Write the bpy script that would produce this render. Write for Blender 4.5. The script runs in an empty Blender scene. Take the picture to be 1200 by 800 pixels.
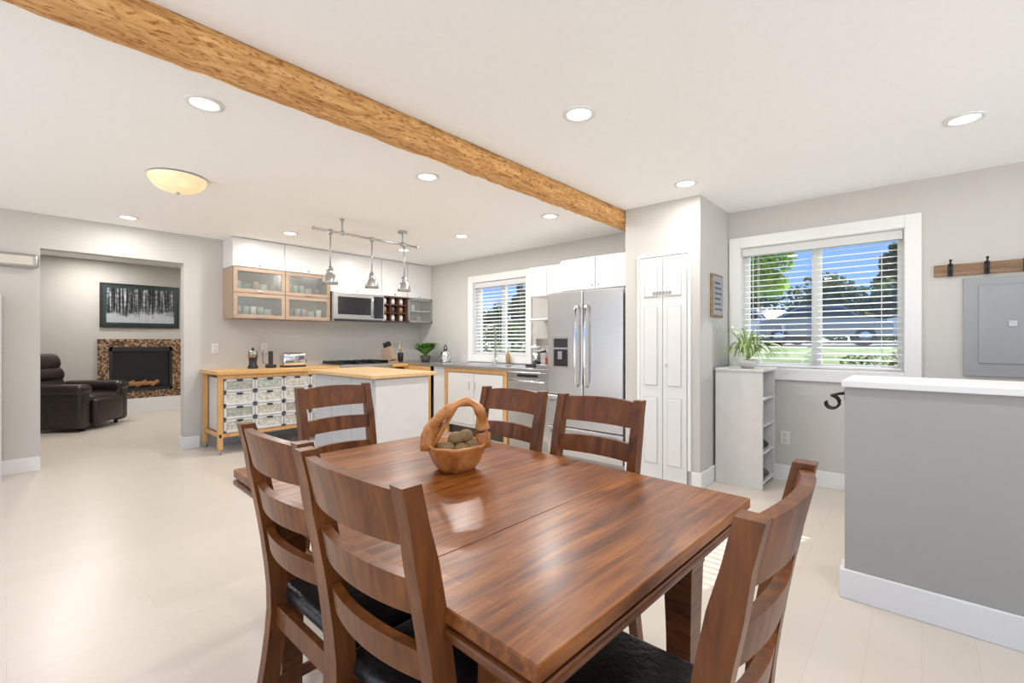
import bpy, bmesh, math, random
from mathutils import Vector, Matrix
random.seed(7)
sc=bpy.context.scene
H=2.39; YB=6.1; XE=4.5
try:
    sc.view_settings.view_transform='Standard'
    sc.view_settings.look='None'
    sc.view_settings.exposure=0.16
except Exception as e: print(e)

# ------------------------------------------------------------ materials
def nmat(name):
    m=bpy.data.materials.new(name); m.use_nodes=True
    nt=m.node_tree; b=nt.nodes['Principled BSDF']
    return m,nt,b
def N(nt,t,**kw):
    n=nt.nodes.new(t)
    for k,v in kw.items(): setattr(n,k,v)
    return n
def ramp(nt,stops):
    r=N(nt,'ShaderNodeValToRGB'); cr=r.color_ramp
    cr.elements[0].position=stops[0][0]; cr.elements[0].color=(*stops[0][1],1)
    cr.elements[1].position=stops[-1][0]; cr.elements[1].color=(*stops[-1][1],1)
    for p,c in stops[1:-1]:
        e=cr.elements.new(p); e.color=(*c,1)
    return r
def coords(nt,scale=(1,1,1),rot=(0,0,0)):
    tc=N(nt,'ShaderNodeTexCoord'); mp=N(nt,'ShaderNodeMapping')
    mp.inputs['Scale'].default_value=scale; mp.inputs['Rotation'].default_value=rot
    nt.links.new(tc.outputs['Object'],mp.inputs['Vector'])
    return mp.outputs['Vector']
def plain(name,c,rough=.5,metal=0,var=.04,scale=6,bump=0,emit=0,ecol=None,coat=0,stretch=(1,1,1),trans=0):
    m,nt,b=nmat(name)
    v=coords(nt,stretch); n=N(nt,'ShaderNodeTexNoise'); n.inputs['Scale'].default_value=scale; n.inputs['Detail'].default_value=3
    nt.links.new(v,n.inputs['Vector'])
    r=ramp(nt,[(.3,tuple(x*(1-var) for x in c)),(.7,tuple(min(1,x*(1+var)) for x in c))])
    nt.links.new(n.outputs['Fac'],r.inputs['Fac']); nt.links.new(r.outputs['Color'],b.inputs['Base Color'])
    b.inputs['Roughness'].default_value=rough; b.inputs['Metallic'].default_value=metal
    if coat: b.inputs['Coat Weight'].default_value=coat; b.inputs['Coat Roughness'].default_value=.12
    if bump:
        bp=N(nt,'ShaderNodeBump'); bp.inputs['Strength'].default_value=bump; bp.inputs['Distance'].default_value=.01
        nt.links.new(n.outputs['Fac'],bp.inputs['Height']); nt.links.new(bp.outputs['Normal'],b.inputs['Normal'])
    if emit:
        b.inputs['Emission Color'].default_value=(*(ecol or c),1); b.inputs['Emission Strength'].default_value=emit
    if trans:
        t=N(nt,'ShaderNodeBsdfTranslucent'); nt.links.new(r.outputs['Color'],t.inputs['Color'])
        ms=N(nt,'ShaderNodeMixShader'); ms.inputs[0].default_value=trans
        nt.links.new(b.outputs[0],ms.inputs[1]); nt.links.new(t.outputs[0],ms.inputs[2]); nt.links.new(ms.outputs[0],nt.nodes['Material Output'].inputs['Surface'])
    return m
def wood(name,cols,stretch=(2,30,30),rough=.4,coat=0,bump=.1,bricks=None,scale=1.0,bdist=.003,lo=.3,hi=.7,spec=.5,flecks=None):
    m,nt,b=nmat(name)
    v=coords(nt,stretch); n=N(nt,'ShaderNodeTexNoise'); n.inputs['Scale'].default_value=scale
    n.inputs['Detail'].default_value=6; n.inputs['Roughness'].default_value=.6; n.inputs['Distortion'].default_value=.6
    nt.links.new(v,n.inputs['Vector'])
    k=len(cols); r=ramp(nt,[(lo+(hi-lo)*i/(k-1),c) for i,c in enumerate(cols)])
    nt.links.new(n.outputs['Fac'],r.inputs['Fac']); out=r.outputs['Color']; hgt=n.outputs['Fac']
    if bricks:
        v2=coords(nt,(1,1,1)); br=N(nt,'ShaderNodeTexBrick')
        br.inputs['Scale'].default_value=1; br.inputs['Brick Width'].default_value=bricks[0]; br.inputs['Row Height'].default_value=bricks[1]
        br.inputs['Mortar Size'].default_value=.0006
        br.inputs['Color1'].default_value=(*bricks[2],1); br.inputs['Color2'].default_value=(*bricks[3],1); br.inputs['Mortar'].default_value=(*bricks[4],1)
        nt.links.new(v2,br.inputs['Vector'])
        mx=N(nt,'ShaderNodeMix',data_type='RGBA',blend_type='MULTIPLY'); mx.inputs[0].default_value=1
        nt.links.new(out,mx.inputs[6]); nt.links.new(br.outputs['Color'],mx.inputs[7]); out=mx.outputs[2]
    if flecks:
        v3=coords(nt,flecks[0]); n3=N(nt,'ShaderNodeTexNoise'); n3.inputs['Scale'].default_value=1; n3.inputs['Detail'].default_value=4; n3.inputs['Distortion'].default_value=.3; nt.links.new(v3,n3.inputs['Vector'])
        r3=ramp(nt,[(flecks[1],flecks[3]),(flecks[2],(1,1,1))]); nt.links.new(n3.outputs['Fac'],r3.inputs['Fac'])
        mx=N(nt,'ShaderNodeMix',data_type='RGBA',blend_type='MULTIPLY'); mx.inputs[0].default_value=1
        nt.links.new(out,mx.inputs[6]); nt.links.new(r3.outputs['Color'],mx.inputs[7]); out=mx.outputs[2]
    nt.links.new(out,b.inputs['Base Color']); b.inputs['Roughness'].default_value=rough
    b.inputs['Specular IOR Level'].default_value=spec
    if coat: b.inputs['Coat Weight'].default_value=coat; b.inputs['Coat Roughness'].default_value=.2
    if bump:
        bp=N(nt,'ShaderNodeBump'); bp.inputs['Strength'].default_value=bump; bp.inputs['Distance'].default_value=bdist
        nt.links.new(hgt,bp.inputs['Height']); nt.links.new(bp.outputs['Normal'],b.inputs['Normal'])
    return m
def glass(name,tint=(1,1,1),gl=.08,rough=.02,diff=0):
    m=bpy.data.materials.new(name); m.use_nodes=True; nt=m.node_tree; nt.nodes.clear()
    o=N(nt,'ShaderNodeOutputMaterial'); t=N(nt,'ShaderNodeBsdfTransparent'); g=N(nt,'ShaderNodeBsdfGlossy'); mx=N(nt,'ShaderNodeMixShader')
    t.inputs['Color'].default_value=(*tint,1); g.inputs['Roughness'].default_value=rough; mx.inputs[0].default_value=gl
    nt.links.new(t.outputs[0],mx.inputs[1]); nt.links.new(g.outputs[0],mx.inputs[2]); last=mx.outputs[0]
    if diff:
        d=N(nt,'ShaderNodeBsdfDiffuse'); d.inputs['Color'].default_value=(.75,.8,.78,1); m2=N(nt,'ShaderNodeMixShader'); m2.inputs[0].default_value=diff
        nt.links.new(last,m2.inputs[1]); nt.links.new(d.outputs[0],m2.inputs[2]); last=m2.outputs[0]
    nt.links.new(last,o.inputs['Surface']); return m

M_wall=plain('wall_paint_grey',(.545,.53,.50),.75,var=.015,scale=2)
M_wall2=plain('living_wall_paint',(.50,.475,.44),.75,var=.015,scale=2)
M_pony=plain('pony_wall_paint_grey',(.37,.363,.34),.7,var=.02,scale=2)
M_ceil=plain('ceiling_paint_white',(.94,.94,.935),.85,var=.01,scale=40,bump=.06)
M_trim=plain('trim_white',(.78,.78,.77),.4,var=.01)
M_white=plain('cabinet_white',(.70,.70,.69),.3,var=.01)
M_whitewash=plain('shelf_white_paint',(.64,.63,.605),.5,var=.03,scale=10)
M_blind=plain('blind_white',(.85,.85,.85),.5,var=.01,trans=.25)
M_black=plain('black_plastic',(.02,.02,.022),.35)
M_dark=plain('dark_glass',(.015,.015,.018),.08)
M_leather=plain('black_leather',(.018,.017,.017),.32,var=.3,scale=60,bump=.25)
M_recl=plain('dark_leather_recliner',(.026,.019,.017),.3,var=.3,scale=40,bump=.25)
M_steel=plain('stainless_steel',(.60,.59,.58),.27,.95,var=.05,scale=8,stretch=(1,1,40))
M_steeltop=plain('steel_counter',(.56,.56,.56),.25,.9,var=.04)
M_chrome=plain('chrome',(.8,.8,.8),.12,1)
M_nickel=plain('brushed_nickel',(.45,.45,.45),.3,.9)
M_iron=plain('black_iron',(.03,.03,.03),.4,.6)
M_birch=wood('birch_counter_wood',[(.56,.29,.09),(.66,.38,.135),(.72,.44,.18)],(3,40,40),.35)
M_birchv=wood('birch_post_wood',[(.56,.29,.09),(.65,.37,.135),(.69,.41,.17)],(40,40,3),.4)
M_island=wood('island_top_wood',[(.58,.36,.16),(.66,.44,.21),(.70,.49,.26)],(30,3,30),.35)
M_cabwood=wood('cabinet_ash_wood',[(.33,.235,.165),(.385,.28,.20),(.42,.31,.23)],(4,40,40),.45,bump=.03)
M_cabback=plain('cabinet_interior_tan',(.36,.28,.21),.6,var=.04)
M_rack=wood('coat_rack_wood',[(.14,.08,.04),(.25,.15,.08),(.32,.2,.11)],(30,3,30),.6)
M_table=wood('table_acacia_wood',[(.08,.022,.004),(.18,.053,.009),(.29,.095,.017),(.41,.155,.031)],(3.5,38,38),.31,coat=.10,bump=.02,lo=.30,hi=.68,spec=.35,
    bricks=(.8,.058,(1,1,1),(.66,.58,.52),(.5,.43,.38)))
M_tableedge=wood('table_edge_wood',[(.07,.019,.005),(.13,.040,.009),(.19,.062,.015)],(8,8,60),.32,coat=.12,spec=.35)
M_chair=wood('chair_walnut_wood',[(.085,.025,.006),(.155,.048,.010),(.235,.080,.017)],(24,24,4),.36,coat=.10,spec=.35)
M_beam=wood('rough_log_beam',[(.42,.20,.07),(.63,.335,.125),(.76,.44,.18),(.84,.54,.26)],(6,40,40),.75,bump=.9,bdist=.02,spec=.2,
    flecks=((30,90,90),.34,.46,(.58,.40,.26)))
M_basket=wood('basket_root_wood',[(.26,.08,.018),(.54,.21,.05),(.68,.33,.11)],(16,16,16),.35,coat=.2)
M_kiwi=plain('kiwi_skin',(.23,.145,.06),.7,var=.3,scale=60)
M_glass=glass('window_glass',(1,1,1),.05)
M_cabglass=glass('cabinet_glass',(.92,.93,.91),.08,.15,.08)
M_leaf=plain('plant_leaf',(.12,.27,.05),.5,var=.35,scale=20)
M_spider=plain('spider_plant_leaf',(.34,.46,.19),.5,var=.35,scale=30)
M_tree=plain('tree_leaves',(.28,.46,.07),.6,var=.4,scale=3,trans=.5)
M_conif=plain('far_tree_leaves',(.09,.15,.05),.8,var=.45,scale=1.2,trans=.45)
M_conif2=plain('conifer_needles',(.04,.085,.04),.8,var=.4,scale=1.2,trans=.3)
M_hedge=plain('hedge_leaves',(.12,.18,.055),.8,var=.5,scale=2,trans=.4)
M_shrub=plain('shrub_leaves',(.16,.12,.06),.8,var=.5,scale=4,trans=.4)
M_bark=plain('bark',(.12,.09,.07),.9,var=.3,scale=12)
M_grass=plain('grass',(.19,.30,.07),.9,var=.4,scale=1.2)
M_road=plain('asphalt',(.34,.33,.32),.9,var=.1,scale=2)
M_pot=plain('pot_ceramic_white',(.75,.73,.7),.35)
M_potd=plain('pot_dark',(.08,.07,.06),.5)
M_lampon=plain('lamp_lens',(1,.97,.92),.5,emit=6,ecol=(1,.96,.9))
M_amber=plain('amber_glass_bowl',(.80,.70,.47),.25,emit=.38,ecol=(1,.78,.42),var=.14,scale=9)
M_jar=plain('jar_brown',(.35,.22,.1),.3)
M_sage=plain('sage_ceramic',(.30,.38,.30),.4)
M_clay=plain('muted_clay_ceramic',(.38,.22,.16),.4)
M_panel=plain('panel_grey_metal',(.31,.32,.33),.45,.1,var=.02)
M_carw=plain('car_paint_white',(.72,.73,.75),.2,.1)
M_carb=plain('car_paint_grey',(.2,.23,.27),.2,.4)
M_tire=plain('tire',(.02,.02,.02),.8)
M_pillow=plain('cream_plastic',(.62,.58,.5),.4)
M_red=plain('red_enamel',(.5,.03,.02),.3)
M_log=plain('fire_log',(.16,.08,.04),.8,var=.5,scale=20,emit=.12,ecol=(1,.4,.1))

# floor
m,nt,b=nmat('floor_white_plank'); M_floor=m
v=coords(nt); br=N(nt,'ShaderNodeTexBrick'); br.inputs['Scale'].default_value=1
br.inputs['Brick Width'].default_value=.9; br.inputs['Row Height'].default_value=.16; br.inputs['Mortar Size'].default_value=.0013
br.inputs['Color1'].default_value=(.635,.57,.495,1); br.inputs['Color2'].default_value=(.615,.55,.475,1); br.inputs['Mortar'].default_value=(.56,.495,.425,1)
nt.links.new(v,br.inputs['Vector']); nt.links.new(br.outputs['Color'],b.inputs['Base Color'])
b.inputs['Roughness'].default_value=.33
b.inputs['Coat Weight'].default_value=.10; b.inputs['Coat Roughness'].default_value=.28
# mosaic
m,nt,b=nmat('mosaic_tile'); M_mosaic=m
v=coords(nt,(1,0,1),(0,0,0)); vo=N(nt,'ShaderNodeTexVoronoi'); vo.inputs['Scale'].default_value=42; vo.inputs['Randomness'].default_value=.4; nt.links.new(v,vo.inputs['Vector'])
r=ramp(nt,[(.0,(.05,.025,.012)),(.3,(.16,.08,.04)),(.5,(.30,.18,.10)),(.68,(.42,.30,.19)),(.85,(.10,.05,.025))]); r.color_ramp.interpolation='CONSTANT'
nt.links.new(vo.outputs['Color'],r.inputs['Fac']); nt.links.new(r.outputs['Color'],b.inputs['Base Color']); b.inputs['Roughness'].default_value=.3
# winter forest picture
m,nt,b=nmat('winter_birch_forest_print'); M_print=m
v=coords(nt,(34,1,1.2)); n=N(nt,'ShaderNodeTexNoise'); n.inputs['Scale'].default_value=1.3; n.inputs['Detail'].default_value=2; nt.links.new(v,n.inputs['Vector'])
r=ramp(nt,[(.40,(.02,.022,.025)),(.5,(.09,.10,.11)),(.6,(.36,.38,.40)),(.7,(.6,.63,.65))]); nt.links.new(n.outputs['Fac'],r.inputs['Fac'])
n4=N(nt,'ShaderNodeTexNoise'); n4.inputs['Scale'].default_value=22; n4.inputs['Detail'].default_value=6; v4=coords(nt,(1,1,1)); nt.links.new(v4,n4.inputs['Vector'])
r4=ramp(nt,[(.42,(.3,.3,.3)),(.62,(1.0,1.0,1.0))]); nt.links.new(n4.outputs['Fac'],r4.inputs['Fac'])
mm=N(nt,'ShaderNodeMix',data_type='RGBA',blend_type='MULTIPLY'); mm.inputs[0].default_value=1; nt.links.new(r.outputs['Color'],mm.inputs[6]); nt.links.new(r4.outputs['Color'],mm.inputs[7])
tc=N(nt,'ShaderNodeTexCoord'); sp=N(nt,'ShaderNodeSeparateXYZ'); nt.links.new(tc.outputs['Object'],sp.inputs[0])
n2=N(nt,'ShaderNodeTexNoise'); n2.inputs['Scale'].default_value=9; n2.inputs['Detail'].default_value=4; nt.links.new(tc.outputs['Object'],n2.inputs['Vector'])
ma=N(nt,'ShaderNodeMath',operation='MULTIPLY_ADD'); ma.inputs[1].default_value=.35; nt.links.new(n2.outputs['Fac'],ma.inputs[0]); nt.links.new(sp.outputs['Z'],ma.inputs[2])
r3=ramp(nt,[(.0,(.8,.8,.8)),(.07,(0,0,0))]); nt.links.new(ma.outputs[0],r3.inputs['Fac'])
mx=N(nt,'ShaderNodeMix',data_type='RGBA'); nt.links.new(r3.outputs['Color'],mx.inputs[0]); nt.links.new(mm.outputs[2],mx.inputs[6]); mx.inputs[7].default_value=(.46,.49,.51,1)
nt.links.new(mx.outputs[2],b.inputs['Base Color']); b.inputs['Roughness'].default_value=.3

# ------------------------------------------------------------ builder
class B:
    def __init__(s): s.bm=bmesh.new(); s.mats=[]
    def mi(s,m):
        if m not in s.mats: s.mats.append(m)
        return s.mats.index(m)
    def _merge(s,t,m,smooth=False,M=None):
        if M is not None: bmesh.ops.transform(t,matrix=M,verts=t.verts)
        bmesh.ops.recalc_face_normals(t,faces=t.faces)
        k=s.mi(m)
        for f in t.faces: f.material_index=k; f.smooth=smooth
        me=bpy.data.meshes.new('t'); t.to_mesh(me); t.free(); s.bm.from_mesh(me); bpy.data.meshes.remove(me)
    def box(s,x0,x1,y0,y1,z0,z1,m,bev=0,M=None,seg=2,smooth=False):
        t=bmesh.new(); bmesh.ops.create_cube(t,size=1)
        for v in t.verts: v.co=Vector(((x0+x1)/2+v.co.x*(x1-x0),(y0+y1)/2+v.co.y*(y1-y0),(z0+z1)/2+v.co.z*(z1-z0)))
        if bev:
            bev=min(bev,.45*min(abs(x1-x0),abs(y1-y0),abs(z1-z0)))
            bmesh.ops.bevel(t,geom=list(t.edges),offset=bev,segments=seg,affect='EDGES',profile=.5)
        s._merge(t,m,smooth,M)
    def cyl(s,p0,p1,r0,m,r1=None,seg=16,smooth=True,M=None):
        p0=Vector(p0);p1=Vector(p1); d=p1-p0; t=bmesh.new()
        bmesh.ops.create_cone(t,cap_ends=True,segments=seg,radius1=r0,radius2=r0 if r1 is None else r1,depth=d.length)
        R=d.to_track_quat('Z','Y').to_matrix().to_4x4(); bmesh.ops.transform(t,matrix=Matrix.Translation((p0+p1)/2)@R,verts=t.verts)
        s._merge(t,m,smooth,M)
    def sph(s,c,r,m,seg=16,M=None,jit=0):
        t=bmesh.new(); bmesh.ops.create_uvsphere(t,u_segments=seg,v_segments=max(6,seg//2+2),radius=1)
        if not hasattr(r,'__len__'): r=(r,r,r)
        for v in t.verts:
            j=1+random.uniform(-jit,jit); v.co=Vector((c[0]+v.co.x*r[0]*j,c[1]+v.co.y*r[1]*j,c[2]+v.co.z*r[2]*j))
        s._merge(t,m,True,M)
    def lathe(s,prof,c,m,seg=24,M=None,smooth=True,fn=None):
        t=bmesh.new(); rings=[]
        for r,z in prof:
            ring=[]
            for i in range(seg):
                a=2*math.pi*i/seg; k=fn(a,r,z) if fn else 1
                ring.append(t.verts.new((c[0]+r*k*math.cos(a),c[1]+r*k*math.sin(a),c[2]+z)))
            rings.append(ring)
        for a,bb in zip(rings,rings[1:]):
            for i in range(seg): t.faces.new((a[i],a[(i+1)%seg],bb[(i+1)%seg],bb[i]))
        if prof[0][0]<.02: t.faces.new(rings[0])
        if prof[-1][0]<.02: t.faces.new(rings[-1])
        s._merge(t,m,smooth,M)
    def loft(s,rings,m,smooth=False,M=None,caps=True):
        t=bmesh.new(); R=[[t.verts.new(p) for p in r] for r in rings]; n=len(R[0])
        for a,bb in zip(R,R[1:]):
            for i in range(n): t.faces.new((a[i],a[(i+1)%n],bb[(i+1)%n],bb[i]))
        if caps: t.faces.new(R[0]); t.faces.new(R[-1])
        s._merge(t,m,smooth,M)
    def tube(s,pts,r,m,seg=8,M=None):
        pts=[Vector(p) for p in pts]; rings=[]
        up=Vector((0,0,1))
        for i,p in enumerate(pts):
            d=(pts[min(i+1,len(pts)-1)]-pts[max(i-1,0)]).normalized()
            a=d.cross(up)
            if a.length<.05: a=d.cross(Vector((1,0,0)))
            a.normalize(); c=a.cross(d)
            rr=r[i] if hasattr(r,'__len__') else r
            rings.append([p+rr*(math.cos(2*math.pi*k/seg)*a+math.sin(2*math.pi*k/seg)*c) for k in range(seg)])
        s.loft(rings,m,True,M)
    def quads(s,lst,m,smooth=False):
        k=s.mi(m)
        for q in lst:
            f=s.bm.faces.new([s.bm.verts.new(p) for p in q]); f.material_index=k; f.smooth=smooth
    def done(s,name,loc=(0,0,0),rz=0,scale=1):
        me=bpy.data.meshes.new(name); s.bm.to_mesh(me); s.bm.free()
        for m in s.mats: me.materials.append(m)
        o=bpy.data.objects.new(name,me); sc.collection.objects.link(o)
        o.location=loc; o.rotation_euler=(0,0,rz); o.scale=(scale,)*3
        return o
def copy(o,name,loc,rz=0):
    c=bpy.data.objects.new(name,o.data); sc.collection.objects.link(c); c.location=loc; c.rotation_euler=(0,0,rz); return c

# ------------------------------------------------------------ room shell
b=B(); b.box(-2.8,XE+.18,-2.8,10.0,-.1,0,M_floor); b.done('floor')
b=B(); b.box(-2.8,XE+.18,-2.8,YB+.14,H,H+.12,M_ceil); b.done('ceiling')
b=B(); b.box(-2.8,XE+.18,YB+.14,10.0,2.5,2.62,M_ceil); b.done('ceiling_living_room')
def wallx(name,x0,x1,y0,y1,z1,holes,m):
    b=B(); y=y0
    for (a,c,zb,zt) in holes:
        b.box(x0,x1,y,a,0,z1,m); b.box(x0,x1,a,c,0,zb,m); b.box(x0,x1,a,c,zt,z1,m); y=c
    b.box(x0,x1,y,y1,0,z1,m); return b.done(name)
W1=(.095,1.232,.965,2.05); W2=(3.80,4.80,1.01,2.04)
wallx('wall_east',XE,XE+.18,-2.8,YB+.14,H,[W1,W2],M_wall)
b=B(); b.box(-2.8,.21,YB,YB+.14,0,2.5,M_wall); b.box(.21,1.32,YB,YB+.14,2.07,2.5,M_wall); b.box(1.32,XE,YB,YB+.14,0,2.5,M_wall); b.done('wall_north')
b=B(); b.box(-2.8,XE+.18,9.8,9.95,0,2.5,M_wall2); b.done('wall_living_north')
b=B(); b.box(XE,XE+.18,YB+.14,9.8,0,2.5,M_wall2); b.done('wall_living_east')
b=B(); b.box(-2.8,-2.65,YB+.14,9.8,0,2.5,M_wall2); b.done('wall_living_west')
PX=3.76; PY0=1.335; PY1=2.0
b=B(); b.box(PX,XE-.001,PY0,PY1,0,H-.001,M_wall); b.done('wall_pantry')
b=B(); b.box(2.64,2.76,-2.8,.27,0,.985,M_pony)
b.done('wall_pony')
b=B(); b.box(2.62,3.10,-2.8,.28,.987,1.018,M_trim,.004); b.done('trim_pony_wall_cap')
b=B(); b.box(2.765,3.06,-2.8,.25,0,.985,M_white); b.done('low_cabinet')
def bb(name,x0,x1,y0,y1,h=.135):
    b=B(); b.box(x0,x1,y0,y1,0,h,M_trim,.004); b.done(name)
bb('baseboard_north_left',-2.6,.21,YB-.016,YB); bb('baseboard_north_right',1.32,1.47,YB-.016,YB)
bb('baseboard_opening',1.304,1.32,YB-.016,YB+.14)
bb('baseboard_east',XE-.016,XE,-2.8,PY0)
bb('baseboard_pantry_front_right',PX-.016,PX,PY0-.016,1.40); bb('baseboard_pantry_front_left',PX-.016,PX,1.90,PY1)
bb('baseboard_pantry_side',PX,XE-.016,PY0-.016,PY0)
bb('baseboard_pony',2.622,2.64,-2.8,.288); bb('baseboard_pony_end',2.64,2.76,.27,.288)
bb('baseboard_living',-2.6,XE,9.784,9.8)

# windows
def window(idx,W,slide=True):
    y0,y1,z0,z1=W; b=B(); t=.095
    b.box(XE-.022,XE,y0-t,y0,z0-t,z1+t,M_trim,.003); b.box(XE-.022,XE,y1,y1+t,z0-t,z1+t,M_trim,.003)
    b.box(XE-.0215,XE,y0,y1,z1,z1+t,M_trim,.003); b.box(XE-.0215,XE,y0,y1,z0-t,z0,M_trim,.003)
    f=.045; xa,xb=XE+.10,XE+.15
    b.box(xa,xb,y0,y0+f,z0,z1,M_trim,.003); b.box(xa,xb,y1-f,y1,z0,z1,M_trim,.003)
    b.box(xa,xb,y0+f,y1-f,z0,z0+f,M_trim,.003); b.box(xa,xb,y0+f,y1-f,z1-f,z1,M_trim,.003)
    ym=(y0+y1)/2; b.box(xa-.002,xb-.002,ym-.035,ym+.035,z0+f,z1-f,M_trim,.003)
    b.box(XE+.001,xa,y0,y0+.006,z0,z1,M_trim); b.box(XE+.001,xa,y1-.006,y1,z0,z1,M_trim)
    b.box(XE+.001,xa,y0+.006,y1-.006,z0,z0+.006,M_trim); b.box(XE+.001,xa,y0+.006,y1-.006,z1-.006,z1,M_trim)
    b.box(XE+.12,XE+.124,y0+.01,y1-.01,z0+.01,z1-.01,M_glass)
    b.done('window_%d'%idx)
    b=B(); b.box(XE+.012,XE+.075,y0+.01,y1-.01,z1-.075,z1-.008,M_blind,.004)
    z=z1-.10; tilt=math.radians(-13 if idx==1 else -22)
    while z>z0+.04:
        M=Matrix.Translation((XE+.045,(y0+y1)/2,z))@Matrix.Rotation(tilt,4,'Y')
        b.box(-.022,.022,-(y1-y0)/2+.015,(y1-y0)/2-.015,-.0013,.0013,M_blind,M=M); z-=.050
    b.box(XE+.02,XE+.07,y0+.015,y1-.015,z0+.012,z0+.03,M_blind,.003)
    for k in (.12,.5,.88):
        yy=y0+(y1-y0)*k
        for dx in (.022,.068): b.cyl((XE+dx,yy,z0+.02),(XE+dx,yy,z1-.06),.0015,M_blind,seg=6)
    b.cyl((XE+.01,y1-.1,z1-.07),(XE+.01,y1-.1,z1-.7),.004,M_blind,seg=6)
    b.done('window_blind' if idx==1 else 'window_blind.001')
window(1,W1); window(2,W2)

# beam
b=B(); rings=[]; nx=140
for i in range(nx+1):
    x=-2.8+(XE+2.8)*i/nx; cy=2.105; w=.098; d=.112; j=lambda a:random.uniform(-a,a)
    ring=[]
    for (py,pz) in [(-1,0),(-1,-.3),(-1,-.6),(-.9,-.86),(-.5,-1.0),(0,-1.04),(.5,-1.0),(.9,-.86),(1,-.55),(1,0)]:
        ring.append((x,cy+py*w+(j(.003) if pz else 0),H-.001+pz*d+(j(.004) if pz else 0)))
    rings.append(ring)
b.loft(rings,M_beam,True); b.done('ceiling_beam')

# ------------------------------------------------------------ recessed lights
pos=[(.66,2.66),(2.0,1.33),(3.42,-.17),(2.03,2.65),(3.42,1.32),(3.45,2.62),(.78,5.65),(2.08,5.15),(3.43,3.85),(3.45,5.0),(.7,-.2),(2.0,-.2),(-1,1.3),(-1,3.9)]
first=None
def lamp(x,y,z,p,size=.12,i=0):
    global first
    if first is None:
        b=B(); b.lathe([(.085,0),(.085,-.006),(.066,-.010),(.060,-.004),(.058,0)],(0,0,0),M_trim,32)
        b.lathe([(.0001,-.003),(.0585,-.003)],(0,0,0),M_lampon,32)
        first=b.done('recessed_light',(x,y,z)); o=first
    else: o=copy(first,'recessed_light.%03d'%i,(x,y,z))
    l=bpy.data.lights.new('recessed_bulb','AREA'); l.shape='DISK'; l.size=size; l.energy=p; l.color=(1,.97,.93)
    lo=bpy.data.objects.new('bulb',l); sc.collection.objects.link(lo); lo.location=(0,0,-.012); lo.parent=o
for i,(x,y) in enumerate(pos): lamp(x,y,H-.0005,13 if y>2.5 and x>1.5 else 7,i=i)
lamp(.9,9.2,2.4995,17,i=50); lamp(2.6,8.2,2.4995,24,i=51); lamp(.4,7.6,2.4995,22,i=52)

# dome light
b=B(); b.lathe([(.178,-.012),(.174,-.03),(.155,-.062),(.12,-.09),(.07,-.108),(.0001,-.114)],(0,0,0),M_amber,40)
b.lathe([(.09,0),(.09,-.012),(.179,-.013),(.179,-.009)],(0,0,0),M_trim,40); b.lathe([(.0001,-.113),(.012,-.114),(.008,-.128),(.0001,-.13)],(0,0,0),M_nickel,12)
b.done('flush_mount_ceiling_light',(.83,4.00,H))
# track pendant
b=B(); y=4.18; z=2.25
b.tube([(1.90,y,z),(2.4,y,z),(3.06,y,z)],.011,M_nickel)
for x in (1.90,3.06): b.sph((x,y,z),.018,M_nickel,10)
for x in (2.18,2.87):
    b.cyl((x,y,z),(x,y,H-.001),.009,M_nickel); b.cyl((x,y,H-.02),(x,y,H-.001),.05 if x>2.5 else .02,M_nickel); b.cyl((x,y,z-.02),(x,y,z+.02),.018,M_nickel)
for x in (2.06,2.50,2.89):
    b.cyl((x,y,1.86),(x,y,z),.007,M_nickel,seg=8); b.cyl((x,y,z-.03),(x,y,z+.015),.02,M_nickel)
    b.lathe([(.0001,.165),(.018,.163),(.024,.15),(.034,.135),(.038,.115),(.036,.10),(.05,.085),(.062,.055),(.068,.02),(.07,0),(.066,.002),(.058,.055),(.03,.10)],(x,y,1.745),M_nickel,24)
    b.sph((x,y,1.78),.022,M_lampon,10)
b.done('track_pendant_light')

# ------------------------------------------------------------ dining table
b=B(); LX,LY=.94,1.41; z=.75; lf=.36
b.box(-LX/2,LX/2,-LY/2,-LY/2+lf,z-.028,z,M_table,.003)
b.box(-LX/2,LX/2,-LY/2+lf+.0003,LY/2-lf-.0003,z-.028,z,M_table,.001)
b.box(-LX/2,LX/2,LY/2-lf,LY/2,z-.028,z,M_table,.003)
b.box(-LX/2+.008,LX/2-.008,-LY/2+.008,LY/2-.008,z-.036,z-.027,M_tableedge)
b.box(-LX/2-.002,LX/2+.002,-LY/2-.002,LY/2+.002,z-.056,z-.036,M_tableedge,.006)
b.box(-LX/2+.02,LX/2-.02,-LY/2+.02,LY/2-.02,z-.066,z-.056,M_tableedge)
ax=LX/2-.10; yn=-LY/2+.14; yf=LY/2-.20
for sx in (-1,1): b.box(sx*ax-.012,sx*ax+.012,yn,yf,z-.14,z-.06,M_tableedge,.003)
for yy in (yn,yf): b.box(-ax,ax,yy-.012,yy+.012,z-.14,z-.06,M_tableedge,.003)
for sx in (-1,1):
    for cy in (yn+.01,yf-.01):
        cx=sx*(ax-.01); R=[]
        for (w,zz) in [(.028,0),(.032,.02),(.036,.35),(.042,.55),(.045,.56),(.045,.69)]:
            R.append([(cx-w,cy-w,zz),(cx+w,cy-w,zz),(cx+w,cy+w,zz),(cx-w,cy+w,zz)])
        b.loft(R,M_tableedge)
b.done('dining_table',(.983,1.085,0),math.radians(-1.8))

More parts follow.
